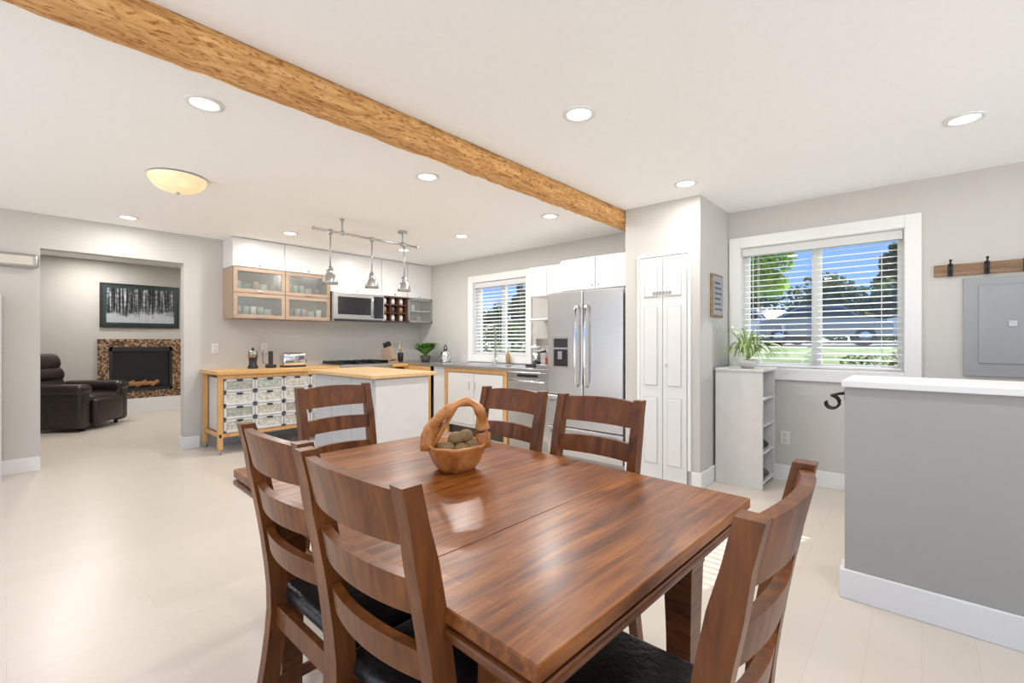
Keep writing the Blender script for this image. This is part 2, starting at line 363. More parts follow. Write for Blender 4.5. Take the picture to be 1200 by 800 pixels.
# ------------------------------------------------------------ chair
b=B(); W=.40
def yb(z):
    if z<.44: return -.205-.07*((.44-z)/.44)**1.5
    return -.205-.085*((z-.44)/.53)**1.5
for sx in (-1,1):
    x=sx*(W/2-.018); R=[]
    for i in range(15):
        zz=.97*i/14; dd=.024 if zz>.2 else .020; ww=.0175
        if zz>.9: dd=.019
        y=yb(zz); R.append([(x-ww,y-dd,zz),(x+ww,y-dd,zz),(x+ww,y+dd,zz),(x-ww,y+dd,zz)])
    b.loft(R,M_chair)
    x=sx*(W/2-.005); R=[]
    for (w,zz) in [(.016,0),(.021,.3),(.022,.43)]:
        R.append([(x-w,.19-w,zz),(x+w,.19-w,zz),(x+w,.19+w,zz),(x-w,.19+w,zz)])
    b.loft(R,M_chair)
    x=sx*(W/2-.012); b.box(x-.01,x+.01,-.2,.18,.37,.43,M_chair,.002)
    b.box(x-.008,x+.008,-.22,.18,.17,.20,M_chair,.002)
b.box(-W/2,W/2,.175,.197,.37,.43,M_chair,.002); b.box(-W/2+.02,W/2-.02,-.215,-.195,.37,.43,M_chair,.002)
b.box(-W/2+.01,W/2-.01,-.03,-.01,.175,.195,M_chair,.002)
def rail(z0,z1,arch=0,t=.011,bow=.028,x0=None):
    R=[]; X=W/2-.025 if x0 is None else x0
    for i in range(13):
        u=-1+2*i/12; x=u*X; k=(1-u*u)
        za,zb=z0,z1+arch*k
        R.append([(x,yb(za)-bow*k-t,za),(x,yb(za)-bow*k+t,za),(x,yb(zb)-bow*k+t,zb),(x,yb(zb)-bow*k-t,zb)])
    b.loft(R,M_chair)
rail(.862,.958,.010); rail(.735,.80,.006); rail(.61,.665,.006)
b.box(-W/2-.008,W/2+.008,-.19,.215,.428,.475,M_leather,.02,seg=4,smooth=True)
ch=b.done('dining_chair',(.72,.80,0),math.radians(-90))
copy(ch,'dining_chair.001',(.742,1.235,0),math.radians(-90))
copy(ch,'dining_chair.002',(1.365,1.48,0),math.radians(90))
copy(ch,'dining_chair.003',(1.365,1.00,0),math.radians(90))
copy(ch,'dining_chair.004',(1.155,2.01,0),math.radians(180))
copy(ch,'dining_chair.005',(.84,.455,0),0)

# ------------------------------------------------------------ basket on table
b=B(); fn=lambda a,r,z:1+.06*math.sin(3*a+1)+.045*math.sin(7*a)+.03*math.sin(11*a+2)
b.lathe([(.0001,0),(.06,0),(.078,.02),(.092,.055),(.105,.085),(.110,.095),(.099,.095),(.088,.06),(.07,.03),(.0001,.025)],(0,0,0),M_basket,40,fn=fn)
pts=[];rr=[]
for i in range(25):
    a=math.pi*i/24; pts.append((.10*math.cos(a)+.035*math.sin(a)**2,.014*math.sin(5*a),.07+.165*math.sin(a)**.9)); rr.append(.012+.006*math.sin(a*5)**2+.012*(abs(math.cos(a))**3))
b.tube(pts,rr,M_basket,10)
b.tube([(-.085,0,.08),(-.04,.02,.15),(.0,.01,.215)],[.013,.009,.007],M_basket,8)
b.done('wooden_basket',(1.06,1.22,.75),math.radians(-35))
b=B()
for (x,y,z) in [(.03,.0,.075),(-.03,.03,.075),(-.01,-.04,.075),(.03,.045,.08),(.045,-.035,.08),(.0,.0,.108),(-.05,-.01,.08),(.035,-.01,.112)]:
    b.sph((x,y,z),(.032,.026,.025),M_kiwi,12)
b.done('kiwi_fruit',(1.06,1.22,.75))

# ------------------------------------------------------------ pantry door
b=B(); y0,y1=1.43,1.85; zt=1.93
M_gapshade=plain('door_gap_shade_paint',(.3,.3,.3),.8); M_grooveshade=plain('door_groove_shade_paint',(.50,.50,.49),.6)
b.box(PX-.004,PX-.001,y0,y1,0,zt,M_gapshade)  # dark sheet behind the leaves, painted shade for the door gaps
b.box(PX-.02,PX-.001,y0-.025,y0,.136,zt,M_trim); b.box(PX-.02,PX-.001,y1,y1+.025,.136,zt,M_trim); b.box(PX-.02,PX-.001,y0-.025,y1+.025,zt,zt+.025,M_trim)
def leafd(a,c):
    x=PX-.006
    b.box(x-.020,x,a,c,.012,zt-.008,M_white,.002)
    for (za,zb) in [(.15,.72),(.82,1.5),(1.58,1.84)]:
        b.box(x-.0215,x-.019,a+.040,c-.040,za,zb,M_grooveshade)  # darker outline, relief shade painted around each raised panel
        b.box(x-.029,x-.020,a+.045,c-.045,za+.006,zb-.006,M_white,.008)
ym=(y0+y1)/2; leafd(y0+.005,ym-.002); leafd(ym+.002,y1-.005)
b.sph((PX-.06,ym-.05,1.0),.015,M_chrome,12); b.cyl((PX-.026,ym-.05,1.0),(PX-.06,ym-.05,1.0),.006,M_chrome)
for i in range(6): b.box(PX-.040,PX-.036,ym-.08+.028*i,ym-.060+.028*i,1.60,1.625,M_panel)
b.done('door_1')

# ------------------------------------------------------------ fridge
b=B(); fx=3.83; y0,y1=2.03,2.90; zt=1.70; ym=2.465
b.box(fx,4.46,y0,y1,.0,zt-.01,M_nickel,.004)
b.box(fx-.06,fx-.004,y0,ym-.003,.66,zt,M_steel,.012,seg=3); b.box(fx-.06,fx-.004,ym+.003,y1,.66,zt,M_steel,.012,seg=3)
b.box(fx-.06,fx-.004,y0,y1,.34,.652,M_steel,.012,seg=3); b.box(fx-.06,fx-.004,y0,y1,.05,.334,M_steel,.012,seg=3)
for s in (-1,1):
    yy=ym+s*.055; P=[(fx-.06,yy,1.56),(fx-.10,yy+s*.0,1.54),(fx-.115,yy,1.35),(fx-.118,yy,1.15),(fx-.115,yy,.95),(fx-.10,yy,.78),(fx-.06,yy,.76)]
    b.tube(P,.013,M_chrome,10)
for zz in (.60,.285): b.tube([(fx-.06,y0+.06,zz),(fx-.11,y0+.08,zz),(fx-.115,ym,zz),(fx-.11,y1-.08,zz),(fx-.06,y1-.06,zz)],.012,M_chrome,10)
b.box(fx-.066,fx-.055,2.62,2.83,.93,1.25,M_nickel,.004); b.box(fx-.068,fx-.06,2.64,2.81,.95,1.12,M_dark); b.box(fx-.069,fx-.06,2.64,2.81,1.14,1.23,M_black)
b.box(fx-.085,fx-.06,2.70,2.75,1.02,1.1,M_nickel,.004)
b.done('refrigerator')
b=B(); cx=4.02
b.box(cx,XE-.002,2.03,2.90,1.735,2.07,M_white)
for (a,c) in [(2.035,2.46),(2.47,2.895)]:
    b.box(cx-.02,cx-.001,a,c,1.74,2.065,M_white,.003)
b.cyl((cx-.04,2.43,1.78),(cx-.02,2.43,1.78),.009,M_nickel); b.cyl((cx-.04,2.50,1.78),(cx-.02,2.50,1.78),.009,M_nickel)
b.done('cabinet_over_fridge')
b=B(); b.box(4.12,XE-.002,2.92,3.5,1.45,1.47,M_white); b.box(4.15,XE-.002,2.92,3.45,1.72,2.07,M_white,.003); b.box(4.13,4.149,2.925,3.18,1.725,2.065,M_white,.003); b.box(4.13,4.149,3.19,3.445,1.725,2.065,M_white,.003)
b.done('wall_cabinet_small')

# ------------------------------------------------------------ east counter run
b=B(); fx=3.88
b.box(3.86,XE-.002,2.95,YB-.003,.865,.90,M_steeltop,.003)
b.box(fx+.02,XE-.002,3.57,4.95,.12,.865,M_white); b.box(fx+.08,XE-.05,3.6,4.9,0,.12,M_potd)
for (a,c) in [(3.64,4.13),(4.14,4.63)]:
    b.box(fx,fx+.019,a,c,.16,.80,M_white,.003)
    b.tube([(fx-.03,a+.05 if a>4 else c-.05,.70),(fx-.03,a+.05 if a>4 else c-.05,.60)],.006,M_nickel,6)
b.box(fx,fx+.05,3.575,3.63,0,.865,M_birchv,.003); b.box(fx,fx+.05,4.65,4.70,0,.865,M_birchv,.003)
b.box(fx,fx+.02,3.63,4.65,.81,.863,M_birchv,.002)
b.box(3.95,4.38,3.95,4.62,.899,.906,M_chrome,.003); b.box(3.98,4.35,3.98,4.59,.9,.9075,M_nickel)
b.done('sink_counter')
b=B()
b.box(3.90,XE-.01,2.955,3.555,.0,.862,M_nickel); b.box(3.868,3.90,2.955,3.555,.12,.86,M_steel,.006); b.box(3.864,3.87,2.97,3.54,.79,.85,M_nickel)
b.box(3.862,3.866,3.1,3.4,.805,.835,M_dark)
b.tube([(3.868,2.99,.76),(3.835,3.0,.76),(3.835,3.51,.76),(3.868,3.52,.76)],.011,M_chrome)
b.done('dishwasher')
b=B(); P=[(4.42,4.28,.902),(4.42,4.28,1.30),(4.40,4.28,1.38),(4.34,4.28,1.42),(4.27,4.28,1.40),(4.24,4.28,1.33),(4.24,4.28,1.15)]
b.tube(P,.013,M_nickel,10); b.cyl((4.24,4.28,1.18),(4.24,4.28,1.08),.02,M_nickel); b.cyl((4.42,4.28,.902),(4.42,4.28,.98),.022,M_chrome); b.cyl((4.42,4.28,.96),(4.36,4.22,.99),.007,M_chrome)
b.done('spring_faucet')
b=B(); b.lathe([(.0001,0),(.03,0),(.032,.12),(.012,.15),(.012,.18),(.0001,.181)],(0,0,0),M_jar,14); b.tube([(0,0,.18),(0,0,.21),(-.03,0,.21)],.004,M_black,6); b.done('soap_dispenser',(4.42,4.05,.902))
b=B(); b.box(4.05,4.35,3.05,3.28,.902,.94,M_nickel,.006); b.box(4.22,4.35,3.05,3.28,.94,1.2,M_nickel,.008); b.box(4.05,4.35,3.05,3.28,1.14,1.24,M_chrome,.01)
b.cyl((4.12,3.165,1.08),(4.12,3.165,1.14),.035,M_chrome); b.cyl((4.12,3.165,1.09),(3.98,3.165,1.08),.011,M_black); b.lathe([(.0001,.0),(.03,.0),(.036,.07)],(4.13,3.165,.942),M_red,16)
b.sph((4.25,3.165,1.27),(.06,.06,.05),M_black,12); b.done('espresso_machine')
b=B(); b.box(4.12,4.34,3.36,3.50,.902,.93,M_black,.005); b.cyl((4.25,3.43,.93),(4.25,3.43,1.08),.055,M_chrome,.05); b.sph((4.25,3.43,1.13),(.07,.07,.03),M_white); b.done('stand_mixer')

# ------------------------------------------------------------ north counter: drawer unit
b=B(); fy=5.5
b.box(1.47,2.83,fy-.03,YB-.003,.845,.885,M_birch,.003)
for x in (1.49,2.78):
    for y in (fy,YB-.06):
        b.box(x,x+.045,y,y+.045,.05,.845,M_birchv,.003); b.cyl((x+.022,y+.022,0),(x+.022,y+.022,.05),.018,M_nickel)
for y in (fy+.005,YB-.05):
    b.box(1.53,2.79,y,y+.02,.18,.215,M_birchv); b.box(1.53,2.79,y,y+.02,.80,.845,M_birchv)
b.box(1.50,1.52,fy,YB-.02,.18,.215,M_birchv)
b.box(1.545,2.77,fy+.045,YB-.03,.22,.80,M_white)
cols=[(1.55,1.85),(1.857,2.157),(2.164,2.464),(2.471,2.771)]
dc=[plain('drawer_contents_%d'%i,c,.2,var=.3,scale=30) for i,c in enumerate([(.60,.58,.48),(.45,.45,.38),(.68,.66,.58),(.5,.54,.48)])]
for (a,c) in cols:
    n=4; hz=.145
    for k in range(n):
        z0=.222+k*hz; z1=z0+hz-.006
        b.box(a,c,fy+.02,fy+.045,z0,z0+.022,M_white,.002); b.box(a,c,fy+.02,fy+.045,z1-.022,z1,M_white,.002)
        b.box(a,a+.022,fy+.02,fy+.045,z0,z1,M_white,.002); b.box(c-.022,c,fy+.02,fy+.045,z0,z1,M_white,.002)
        b.box(a+.022,c-.022,fy+.033,fy+.045,z0+.022,z1-.022,random.choice(dc))
        b.box((a+c)/2-.03,(a+c)/2+.03,fy+.008,fy+.022,z1-.026,z1-.006,M_black,.003)
b.done('drawer_counter')
b=B(); b.box(2.845,3.595,fy,YB-.01,.08,.87,M_steel,.004); b.box(2.87,3.57,fy+.04,YB-.03,0,.08,M_black); b.box(2.845,3.595,fy-.03,YB-.01,.87,.90,M_steel,.005); b.box(2.86,3.58,fy-.02,fy,.22,.70,M_steel,.004)
b.box(2.93,3.51,fy-.026,fy-.018,.32,.6,M_dark); b.tube([(2.9,fy-.02,.67),(2.91,fy-.06,.67),(3.53,fy-.06,.67),(3.54,fy-.02,.67)],.01,M_chrome)
b.box(2.86,3.58,fy+.04,YB-.06,.90,.906,M_black)
for i in range(3):
    x=2.98+.24*i
    for y in (fy+.16,fy+.42):
        b.cyl((x,y,.905),(x,y,.915),.04,M_black)
        b.box(x-.11,x+.11,y-.006,y+.006,.925,.94,M_iron); b.box(x-.006,x+.006,y-.12,y+.12,.925,.94,M_iron)
        for s in (-1,1): b.box(x+s*.105-.006,x+s*.105+.006,y-.12,y+.12,.906,.94,M_iron)
for i in range(5): b.cyl((2.95+.135*i,fy-.03,.79),(2.95+.135*i,fy-.005,.79),.02,M_nickel)
b.done('gas_range')
b=B(); b.box(3.60,3.855,fy-.03,YB-.003,.845,.885,M_birch,.003)
for x in (3.61,3.815): b.box(x,x+.04,fy,fy+.04,0,.845,M_birchv,.003); b.box(x,x+.04,YB-.06,YB-.02,0,.845,M_birchv,.003)
for z in (.12,.35,.58): b.box(3.61,3.855,fy+.01,YB-.02,z,z+.02,M_birch)
b.box(3.855,3.875,4.98,YB-.05,.0,.86,M_birchv)
for z in (.14,.37,.60):
    for i in range(3): b.lathe([(.0001,0),(.03,0),(.032,.1),(.022,.12),(.022,.135),(.0001,.136)],(3.67+.06*i,fy+.06+.02*i,z+.001),[M_jar,M_clay,M_pot,M_potd][(i+int(z*10))%4],12)
b.done('open_shelf_unit')
# island
b=B(); ix0,ix1,iy0,iy1=2.09,2.80,3.50,4.74
M_isl=plain('island_grey_white',(.52,.53,.54),.35,var=.01)
b.box(ix0,ix1,iy0,iy1,.875,.91,M_island,.006)
b.box(ix0+.06,ix1-.06,iy0+.06,iy1-.06,.08,.875,M_isl,.003); b.box(ix0+.09,ix1-.09,iy0+.09,iy1-.09,0,.08,M_nickel)
for k in range(3):
    a=iy0+.07+k*.367; b.box(ix0+.045,ix0+.06,a,a+.36,.1,.865,M_isl,.002)
b.box(ix0+.07,ix1-.07,iy0+.045,iy0+.06,.1,.865,M_whitewash,.002)
b.done('kitchen_island')

# ------------------------------------------------------------ upper cabinets
b=B(); fy=5.76
segs=[(1.70,2.265,2.055),(2.27,2.83,2.055),(2.835,3.60,1.86),(3.605,4.04,1.86),(4.045,XE-.003,1.86)]
for (a,c,z) in segs:
    b.box(a,c,fy+.02,YB-.003,z,H-.002,M_white); b.box(a+.002,c-.002,fy,fy+.019,z+.003,H-.012,M_white,.003)
    b.cyl(((a+c)/2,fy-.02,z+.03),((a+c)/2,fy,z+.03),.008,M_nickel)
b.done('upper_cabinet_white')
def dishes(b,x0,x1,y,z):
    x=x0+.05
    while x<x1-.04:
        k=random.random(); m=random.choice([M_pot,M_white,M_jar,M_sage,M_clay,M_sage,M_panel,M_pot])
        if k<.6: b.lathe([(.0001,0),(.03,0),(.036,.10),(.032,.105),(.026,.02)],(x,y,z),m,12); x+=.08
        else:
            for q in range(5): b.lathe([(.0001,0),(.03,.002),(.05,.012),(.048,.014)],(x,y,z+q*.016),m,14)
            x+=.11
b=B()
x0,x1,z0,z1=1.70,2.83,1.465,2.05; zm=(z0+z1)/2; xm=(x0+x1)/2
b.box(x0,x0+.02,fy,YB-.003,z0,z1,M_cabwood); b.box(x1-.02,x1,fy,YB-.003,z0,z1,M_cabwood)
for z in (z0,zm-.01,z1-.02): b.box(x0+.02,x1-.02,fy,YB-.003,z,z+.02,M_cabwood)
b.box(x0+.02,x1-.02,YB-.015,YB-.003,z0,z1,M_cabback); b.box(xm-.01,xm+.01,fy,YB-.015,z0+.02,z1-.02,M_cabwood)
for (a,c) in [(x0,xm),(xm,x1)]:
    for (p,q) in [(z0,zm),(zm,z1)]:
        a1,c1,p1,q1=a+.003,c-.003,p+.003,q-.003; t=.042
        b.box(a1,c1,fy-.02,fy-.001,p1,p1+t,M_cabwood,.002); b.box(a1,c1,fy-.02,fy-.001,q1-t,q1,M_cabwood,.002)
        b.box(a1,a1+t,fy-.02,fy-.001,p1+t,q1-t,M_cabwood,.002); b.box(c1-t,c1,fy-.02,fy-.001,p1+t,q1-t,M_cabwood,.002)
        b.box(a1+t,c1-t,fy-.012,fy-.008,p1+t,q1-t,M_cabglass)
        b.box((a+c)/2-.03,(a+c)/2+.03,fy-.032,fy-.02,p1+.012,p1+.024,M_nickel,.002)
        dishes(b,a+.03,c-.03,fy+.09,p+.04)
b.box(x0+.02,x1-.02,fy+.02,YB-.02,z0+.035,z0+.0395,M_cabwood); b.box(x0+.02,x1-.02,fy+.02,YB-.02,zm+.035,zm+.0395,M_cabwood)
b.done('glass_front_cabinet')
b=B(); x0,x1,z0,z1=4.045,XE-.003,1.49,1.855
b.box(x0,x0+.02,fy,YB-.003,z0,z1,M_nickel); b.box(x0,x1,fy,YB-.003,z0,z0+.02,M_nickel); b.box(x0,x1,fy,YB-.003,z1-.02,z1,M_nickel); b.box(x0,x1,YB-.015,YB-.003,z0,z1,M_whitewash)
b.box(x0,x1,fy,YB-.003,1.66,1.672,M_white)
t=.03
b.box(x0,x1,fy-.02,fy-.001,z0,z0+t,M_nickel,.002); b.box(x0,x1,fy-.02,fy-.001,z1-t,z1,M_nickel,.002); b.box(x0,x0+t,fy-.02,fy-.001,z0,z1,M_nickel,.002); b.box(x1-t,x1,fy-.02,fy-.001,z0,z1,M_nickel,.002)
b.box(x0+t,x1-t,fy-.012,fy-.008,z0+t,z1-t,M_cabglass); dishes(b,x0,x1,fy+.1,z0+.022); dishes(b,x0,x1,fy+.1,1.673); b.done('glass_front_cabinet.001')
b=B(); x0,x1=3.605,4.04; M_rk=plain('spice_rack_brown',(.10,.04,.02),.4,var=.2)
for x in (x0,x0+.14,x0+.28,x1-.012): b.box(x,x+.012,fy,YB-.003,z0,z1,M_rk)
for z in (z0,z0+.12,z0+.24,z1-.012): b.box(x0,x1,fy,YB-.003,z,z+.012,M_rk)
for i in range(3):
    for k in range(3):
        b.lathe([(.0001,0),(.03,0),(.03,.07),(.022,.08),(.022,.095),(.0001,.096)],(x0+.078+.14*i,fy+.06,z0+.013+.12*k),[M_pot,M_jar,M_white,M_potd][(i*2+k)%4],14)
b.done('spice_rack')
b=B(); x0,x1,z0,z1=2.84,3.595,1.47,1.855; my=5.70
b.box(x0,x1,my,YB-.003,z0,z1,M_steel,.004); b.box(x0+.005,x1-.005,my-.025,my-.001,z0+.03,z1-.005,M_steel,.005)
b.box(x0+.06,x0+.54,my-.028,my-.022,z0+.09,z1-.06,M_dark,.003); b.box(x1-.17,x1-.02,my-.028,my-.022,z0+.05,z1-.03,M_dark,.003)
b.tube([(x1-.20,my-.025,z0+.07),(x1-.20,my-.06,z0+.09),(x1-.20,my-.06,z1-.07),(x1-.20,my-.025,z1-.05)],.01,M_chrome)
b.box(x0+.02,x1-.02,my-.02,my,z0,z0+.025,M_black); b.done('over_range_microwave')

# ------------------------------------------------------------ countertop items
b=B(); b.box(-.14,.14,-.08,.08,.012,.17,M_chrome,.03,seg=4,smooth=True); b.box(-.13,.13,-.075,.075,0,.02,M_black,.004)
for y in (-.03,.03): b.box(-.1,.1,y-.012,y+.012,.168,.173,M_black)
b.box(.14,.155,-.015,.015,.09,.11,M_black,.003); b.done('toaster',(2.38,5.80,.886))
b=B(); b.lathe([(.0001,0),(.055,0),(.055,.02),(.04,.05),(.045,.12),(.052,.13),(.05,.2),(.0001,.21)],(0,0,0),M_black,20); b.lathe([(.045,.13),(.052,.13),(.05,.2),(.02,.215),(.0001,.22)],(0,0,.0),M_chrome,20); b.sph((0,0,.225),.018,M_black,10)
b.done('coffee_grinder',(1.93,5.82,.886))
b=B(); b.box(-.05,.05,-.05,.05,0,.04,M_black,.01); b.box(-.025,.025,-.015,.02,.03,.20,M_black,.012); b.tube([(0,.03,.02),(.03,.15,.03),(.0,.25,.05),(0,.262,.2)],.004,M_black,6); b.done('cordless_phone',(2.12,5.80,.886))
b=B(); b.box(-.05,.05,-.09,.09,0,.2,M_cabwood,.006,M=Matrix.Rotation(math.radians(-18),4,'X')@Matrix.Translation((0,0,.03)))
b.box(-.05,.05,-.1,.1,0,.03,M_cabwood,.004)
for i in range(3):
    for k in range(2): b.box(-.035+.028*i,-.02+.028*i,-.06+.06*k,-.03+.06*k,.2,.31,M_black,.004,M=Matrix.Rotation(math.radians(-18),4,'X'))
b.done('knife_block',(3.73,5.72,.888),math.radians(20))
b=B(); b.lathe([(.0001,0),(.04,0),(.045,.13),(.0001,.13)],(0,0,0),M_black,16)
for i in range(5): b.tube([(0,0,.1),(.03*math.cos(i*1.3),.03*math.sin(i*1.3),.27)],.006,M_birchv if i%2 else M_chrome,6)
b.done('utensil_crock',(3.98,5.85,.902))
b=B(); b.lathe([(.0001,0),(.075,0),(.085,.06),(.07,.13),(.05,.16),(.0001,.17)],(0,0,0),M_chrome,24); b.tube([(.07,0,.06),(.12,0,.11),(.13,0,.14)],[.016,.01,.008],M_chrome)
b.tube([(-.06,0,.15),(-.05,0,.22),(0,0,.25),(.05,0,.22),(.06,0,.15)],.008,M_black); b.sph((0,0,.18),.013,M_black,8); b.done('kettle',(4.25,5.12,.902),math.radians(30))
def spray(b,n,L,w,m,c,up=.5,droop=1,xmax=9,ymax=9):
    for i in range(n):
        a=random.uniform(0,2*math.pi); l=L*random.uniform(.5,1); h=up*random.uniform(.6,1.1); pts=[]
        if math.cos(a)*l>xmax: l=xmax/math.cos(a)
        if math.sin(a)*l>ymax and c[0]==0: l=ymax/math.sin(a)
        for k in range(7):
            u=k/6; pts.append(Vector((c[0]+math.cos(a)*l*u,c[1]+math.sin(a)*l*u,c[2]+h*L*.8*(2.2*u-droop*2.2*u*u))))
        s=Vector((-math.sin(a),math.cos(a),0)); q=[]
        for k in range(6):
            w0=w*math.sin(math.pi*(.15+.85*k/6)); w1=w*math.sin(math.pi*(.15+.85*(k+1)/6))*(0.2 if k==5 else 1)
            q.append((pts[k]-s*w0,pts[k]+s*w0,pts[k+1]+s*w1,pts[k+1]-s*w1))
        b.quads(q,m,True)
b=B(); b.lathe([(.0001,0),(.06,0),(.08,.09),(.07,.09),(.0001,.08)],(0,0,0),M_potd,20); spray(b,200,.28,.02,M_leaf,(0,0,.08),.9,.6); b.done('potted_herb_plant',(4.18,5.50,.902))
b=B(); b.lathe([(.0001,0),(.045,0),(.075,.03),(.085,.065),(.077,.068),(.055,.055),(.0001,.055)],(0,0,0),M_pot,24)
spray(b,70,.37,.009,M_spider,(0,0,.06),.95,1.0,.22,.20); spray(b,20,.25,.009,M_spider,(0,0,.06),1.7,.7,.2,.2); b.done('spider_plant',(4.22,1.10,.978))

# ------------------------------------------------------------ white side shelf
b=B(); x0,x1,y0,y1,zt=4.06,XE-.026,.95,1.313,.975
b.box(x0,x0+.022,y0,y1,.0,zt-.02,M_whitewash,.002); b.box(x1-.02,x1,y0,y1,0,zt-.02,M_whitewash,.002); b.box(x0-.01,x1,y0-.012,y1,zt-.022,zt,M_whitewash,.003)
b.box(x0+.022,x1-.02,y1-.015,y1,.0,zt-.022,M_whitewash)
for z in (.04,.28,.50,.72): b.box(x0+.02,x1-.02,y0+.004,y1-.015,z,z+.018,M_whitewash,.002)
b.done('shoe_shelf')
b=B()
for i,x in enumerate((4.14,4.26)):
    b.sph((x,1.03,.340),(.045,.08,.045),M_black,12); b.sph((x,1.10,.365),(.04,.045,.07),M_potd,12)
for i,x in enumerate((4.14,4.28)):
    b.sph((x,1.03,.095),(.045,.08,.04),M_potd,12); b.lathe([(.04,0),(.042,.08),(.046,.16)],(x,1.10,.06),M_potd,12)
b.done('shoes')
b=B(); b.box(3.99,4.27,PY0-.02,PY0-.001,1.41,1.78,M_rack,.003); b.box(4.01,4.25,PY0-.024,PY0-.018,1.43,1.76,M_panel)
for i in range(6): b.box(4.04,4.22-.02*(i%3),PY0-.0255,PY0-.0235,1.47+.045*i,1.487+.045*i,M_potd)
b.done('framed_sign')
b=B(); b.box(XE-.02,XE-.001,-.62,-.215,.96,1.64,M_panel,.004); b.box(XE-.028,XE-.019,-.545,-.29,1.05,1.585,M_panel,.004); b.box(XE-.034,XE-.027,-.47,-.43,1.30,1.34,M_nickel,.002)
b.done('electrical_panel')
b=B(); b.box(XE-.022,XE-.001,-.95,-.065,1.665,1.745,M_rack,.003)
for i in range(5):
    y=-.15-.18*i; b.box(XE-.03,XE-.02,y-.014,y+.014,1.66,1.75,M_iron,.003)
    b.tube([(XE-.03,y,1.69),(XE-.065,y,1.67),(XE-.085,y,1.70),(XE-.08,y,1.725)],.005,M_iron); b.tube([(XE-.03,y,1.73),(XE-.06,y,1.745),(XE-.07,y,1.765)],.005,M_iron); b.sph((XE-.07,y,1.768),.009,M_iron,8)
b.done('coat_rack')
def outlet(name,p,ax):
    b=B()
    if ax=='y': b.box(p[0]-.035,p[0]+.035,p[1]-.008,p[1],p[2]-.057,p[2]+.057,M_white,.003); [b.box(p[0]-.016,p[0]+.016,p[1]-.011,p[1]-.007,p[2]+k-.015,p[2]+k+.015,M_pillow,.002) for k in (-.025,.025)]
    else: b.box(p[0]-.008,p[0],p[1]-.035,p[1]+.035,p[2]-.057,p[2]+.057,M_white,.003); [b.box(p[0]-.011,p[0]-.007,p[1]-.016,p[1]+.016,p[2]+k-.015,p[2]+k+.015,M_pillow,.002) for k in (-.025,.025)]
    b.done(name)
outlet('wall_outlet',(XE,.88,.37),'x'); outlet('wall_outlet.001',(1.62,YB,1.12),'y'); outlet('wall_outlet.002',(2.15,YB,1.12),'y')
b=B(); b.box(-.10,.20,YB-.06,YB-.001,1.87,2.0,M_nickel,.028,seg=4,smooth=True); b.box(-.06,.16,YB-.068,YB-.055,1.895,1.975,M_pillow,.006,seg=3); b.done('wall_chime')
b=B(); b.box(-.7,-.03,5.80,YB-.018,0,1.60,M_white,.003); b.box(-.69,-.035,5.78,5.80,.08,1.59,M_white,.003); b.tube([(-.07,5.78,1.08),(-.07,5.75,1.07),(-.07,5.75,.9),(-.07,5.78,.89)],.006,M_nickel); b.done('tall_cabinet')
b=B()
for k in (0,.045):
    P=[]
    for i in range(18):
        a=i/17*math.pi*1.6; r=.035-.012*i/17; P.append((2.70+k,.31+.02+r*math.cos(a+1.5),.90+r*math.sin(a+1.5)))
    b.tube([(2.70+k,.272,.95),(2.70+k,.30,.945)]+P,.006,M_iron,6)
b.box(2.68,2.765,.270,.276,.92,.97,M_iron); b.done('iron_scroll_hook')

# ------------------------------------------------------------ living room
b=B(); x0,x1,z0,z1=.97,2.08,.25,1.24; y=9.8
b.box(x0,x1,y-.05,y-.001,z1-.13,z1,M_mosaic); b.box(x0,x1,y-.05,y-.001,z0,z0+.13,M_mosaic); b.box(x0,x0+.14,y-.05,y-.001,z0+.13,z1-.13,M_mosaic); b.box(x1-.14,x1,y-.05,y-.001,z0+.13,z1-.13,M_mosaic)
b.box(x0+.14,x1-.14,y-.012,y-.001,z0+.13,z1-.13,M_dark); b.box(x0-.01,x1+.01,y-.06,y-.017,0,z0,M_trim,.003)
b.box(x0+.14,x1-.14,y-.06,y-.035,z1-.2,z1-.13,M_black,.003); b.box(x0+.14,x1-.14,y-.06,y-.035,z0+.13,z0+.17,M_black,.003); b.box(x0+.14,x0+.18,y-.06,y-.035,z0+.13,z1-.13,M_black,.003); b.box(x1-.18,x1-.14,y-.06,y-.035,z0+.13,z1-.13,M_black,.003)
for i in range(5): b.cyl((x0+.28+.1*i,y-.04,z0+.21+.03*(i%2)),(x0+.46+.08*i,y-.03,z0+.25+.03*((i+1)%2)),.03,M_log,seg=8)
b.done('fireplace')
b=B(); w,h=1.05,.72
b.box(-w/2,w/2,-.04,-.001,-h/2,h/2,M_black,.006); b.box(-w/2+.045,w/2-.045,-.044,-.038,-h/2+.045,h/2-.045,plain('mat_green',(.015,.045,.04),.4)); b.box(-w/2+.08,w/2-.08,-.047,-.043,-h/2+.08,h/2-.08,M_print)
b.done('framed_forest_picture',(1.52,9.8,1.79))
b=B()
def rb(x0,x1,y0,y1,z0,z1,bev=.05,M=None): b.box(x0,x1,y0,y1,z0,z1,M_recl,bev,M=M,seg=4,smooth=True)
rb(-.30,.30,-.38,.40,.08,.36); rb(-.29,.29,-.30,.44,.32,.50,.07); rb(-.29,.29,.38,.50,.08,.44,.05)
for s in (-1,1): rb(s*.40-.11,s*.40+.11,-.42,.44,.04,.58,.06); rb(s*.40-.13,s*.40+.13,-.36,.46,.50,.66,.075)
R=Matrix.Translation((0,-.34,.45))@Matrix.Rotation(math.radians(16),4,'X')
rb(-.34,.34,-.12,.10,-.15,.28,.09,R); rb(-.35,.35,-.12,.14,.20,.44,.11,R); rb(-.34,.34,-.13,.15,.38,.64,.11,R)
for x in (-.35,.35):
    for y in (-.35,.35): b.cyl((x,y,0),(x,y,.10),.025,M_black)
b.done('recliner',(.62,8.85,0),math.radians(-128),.95)

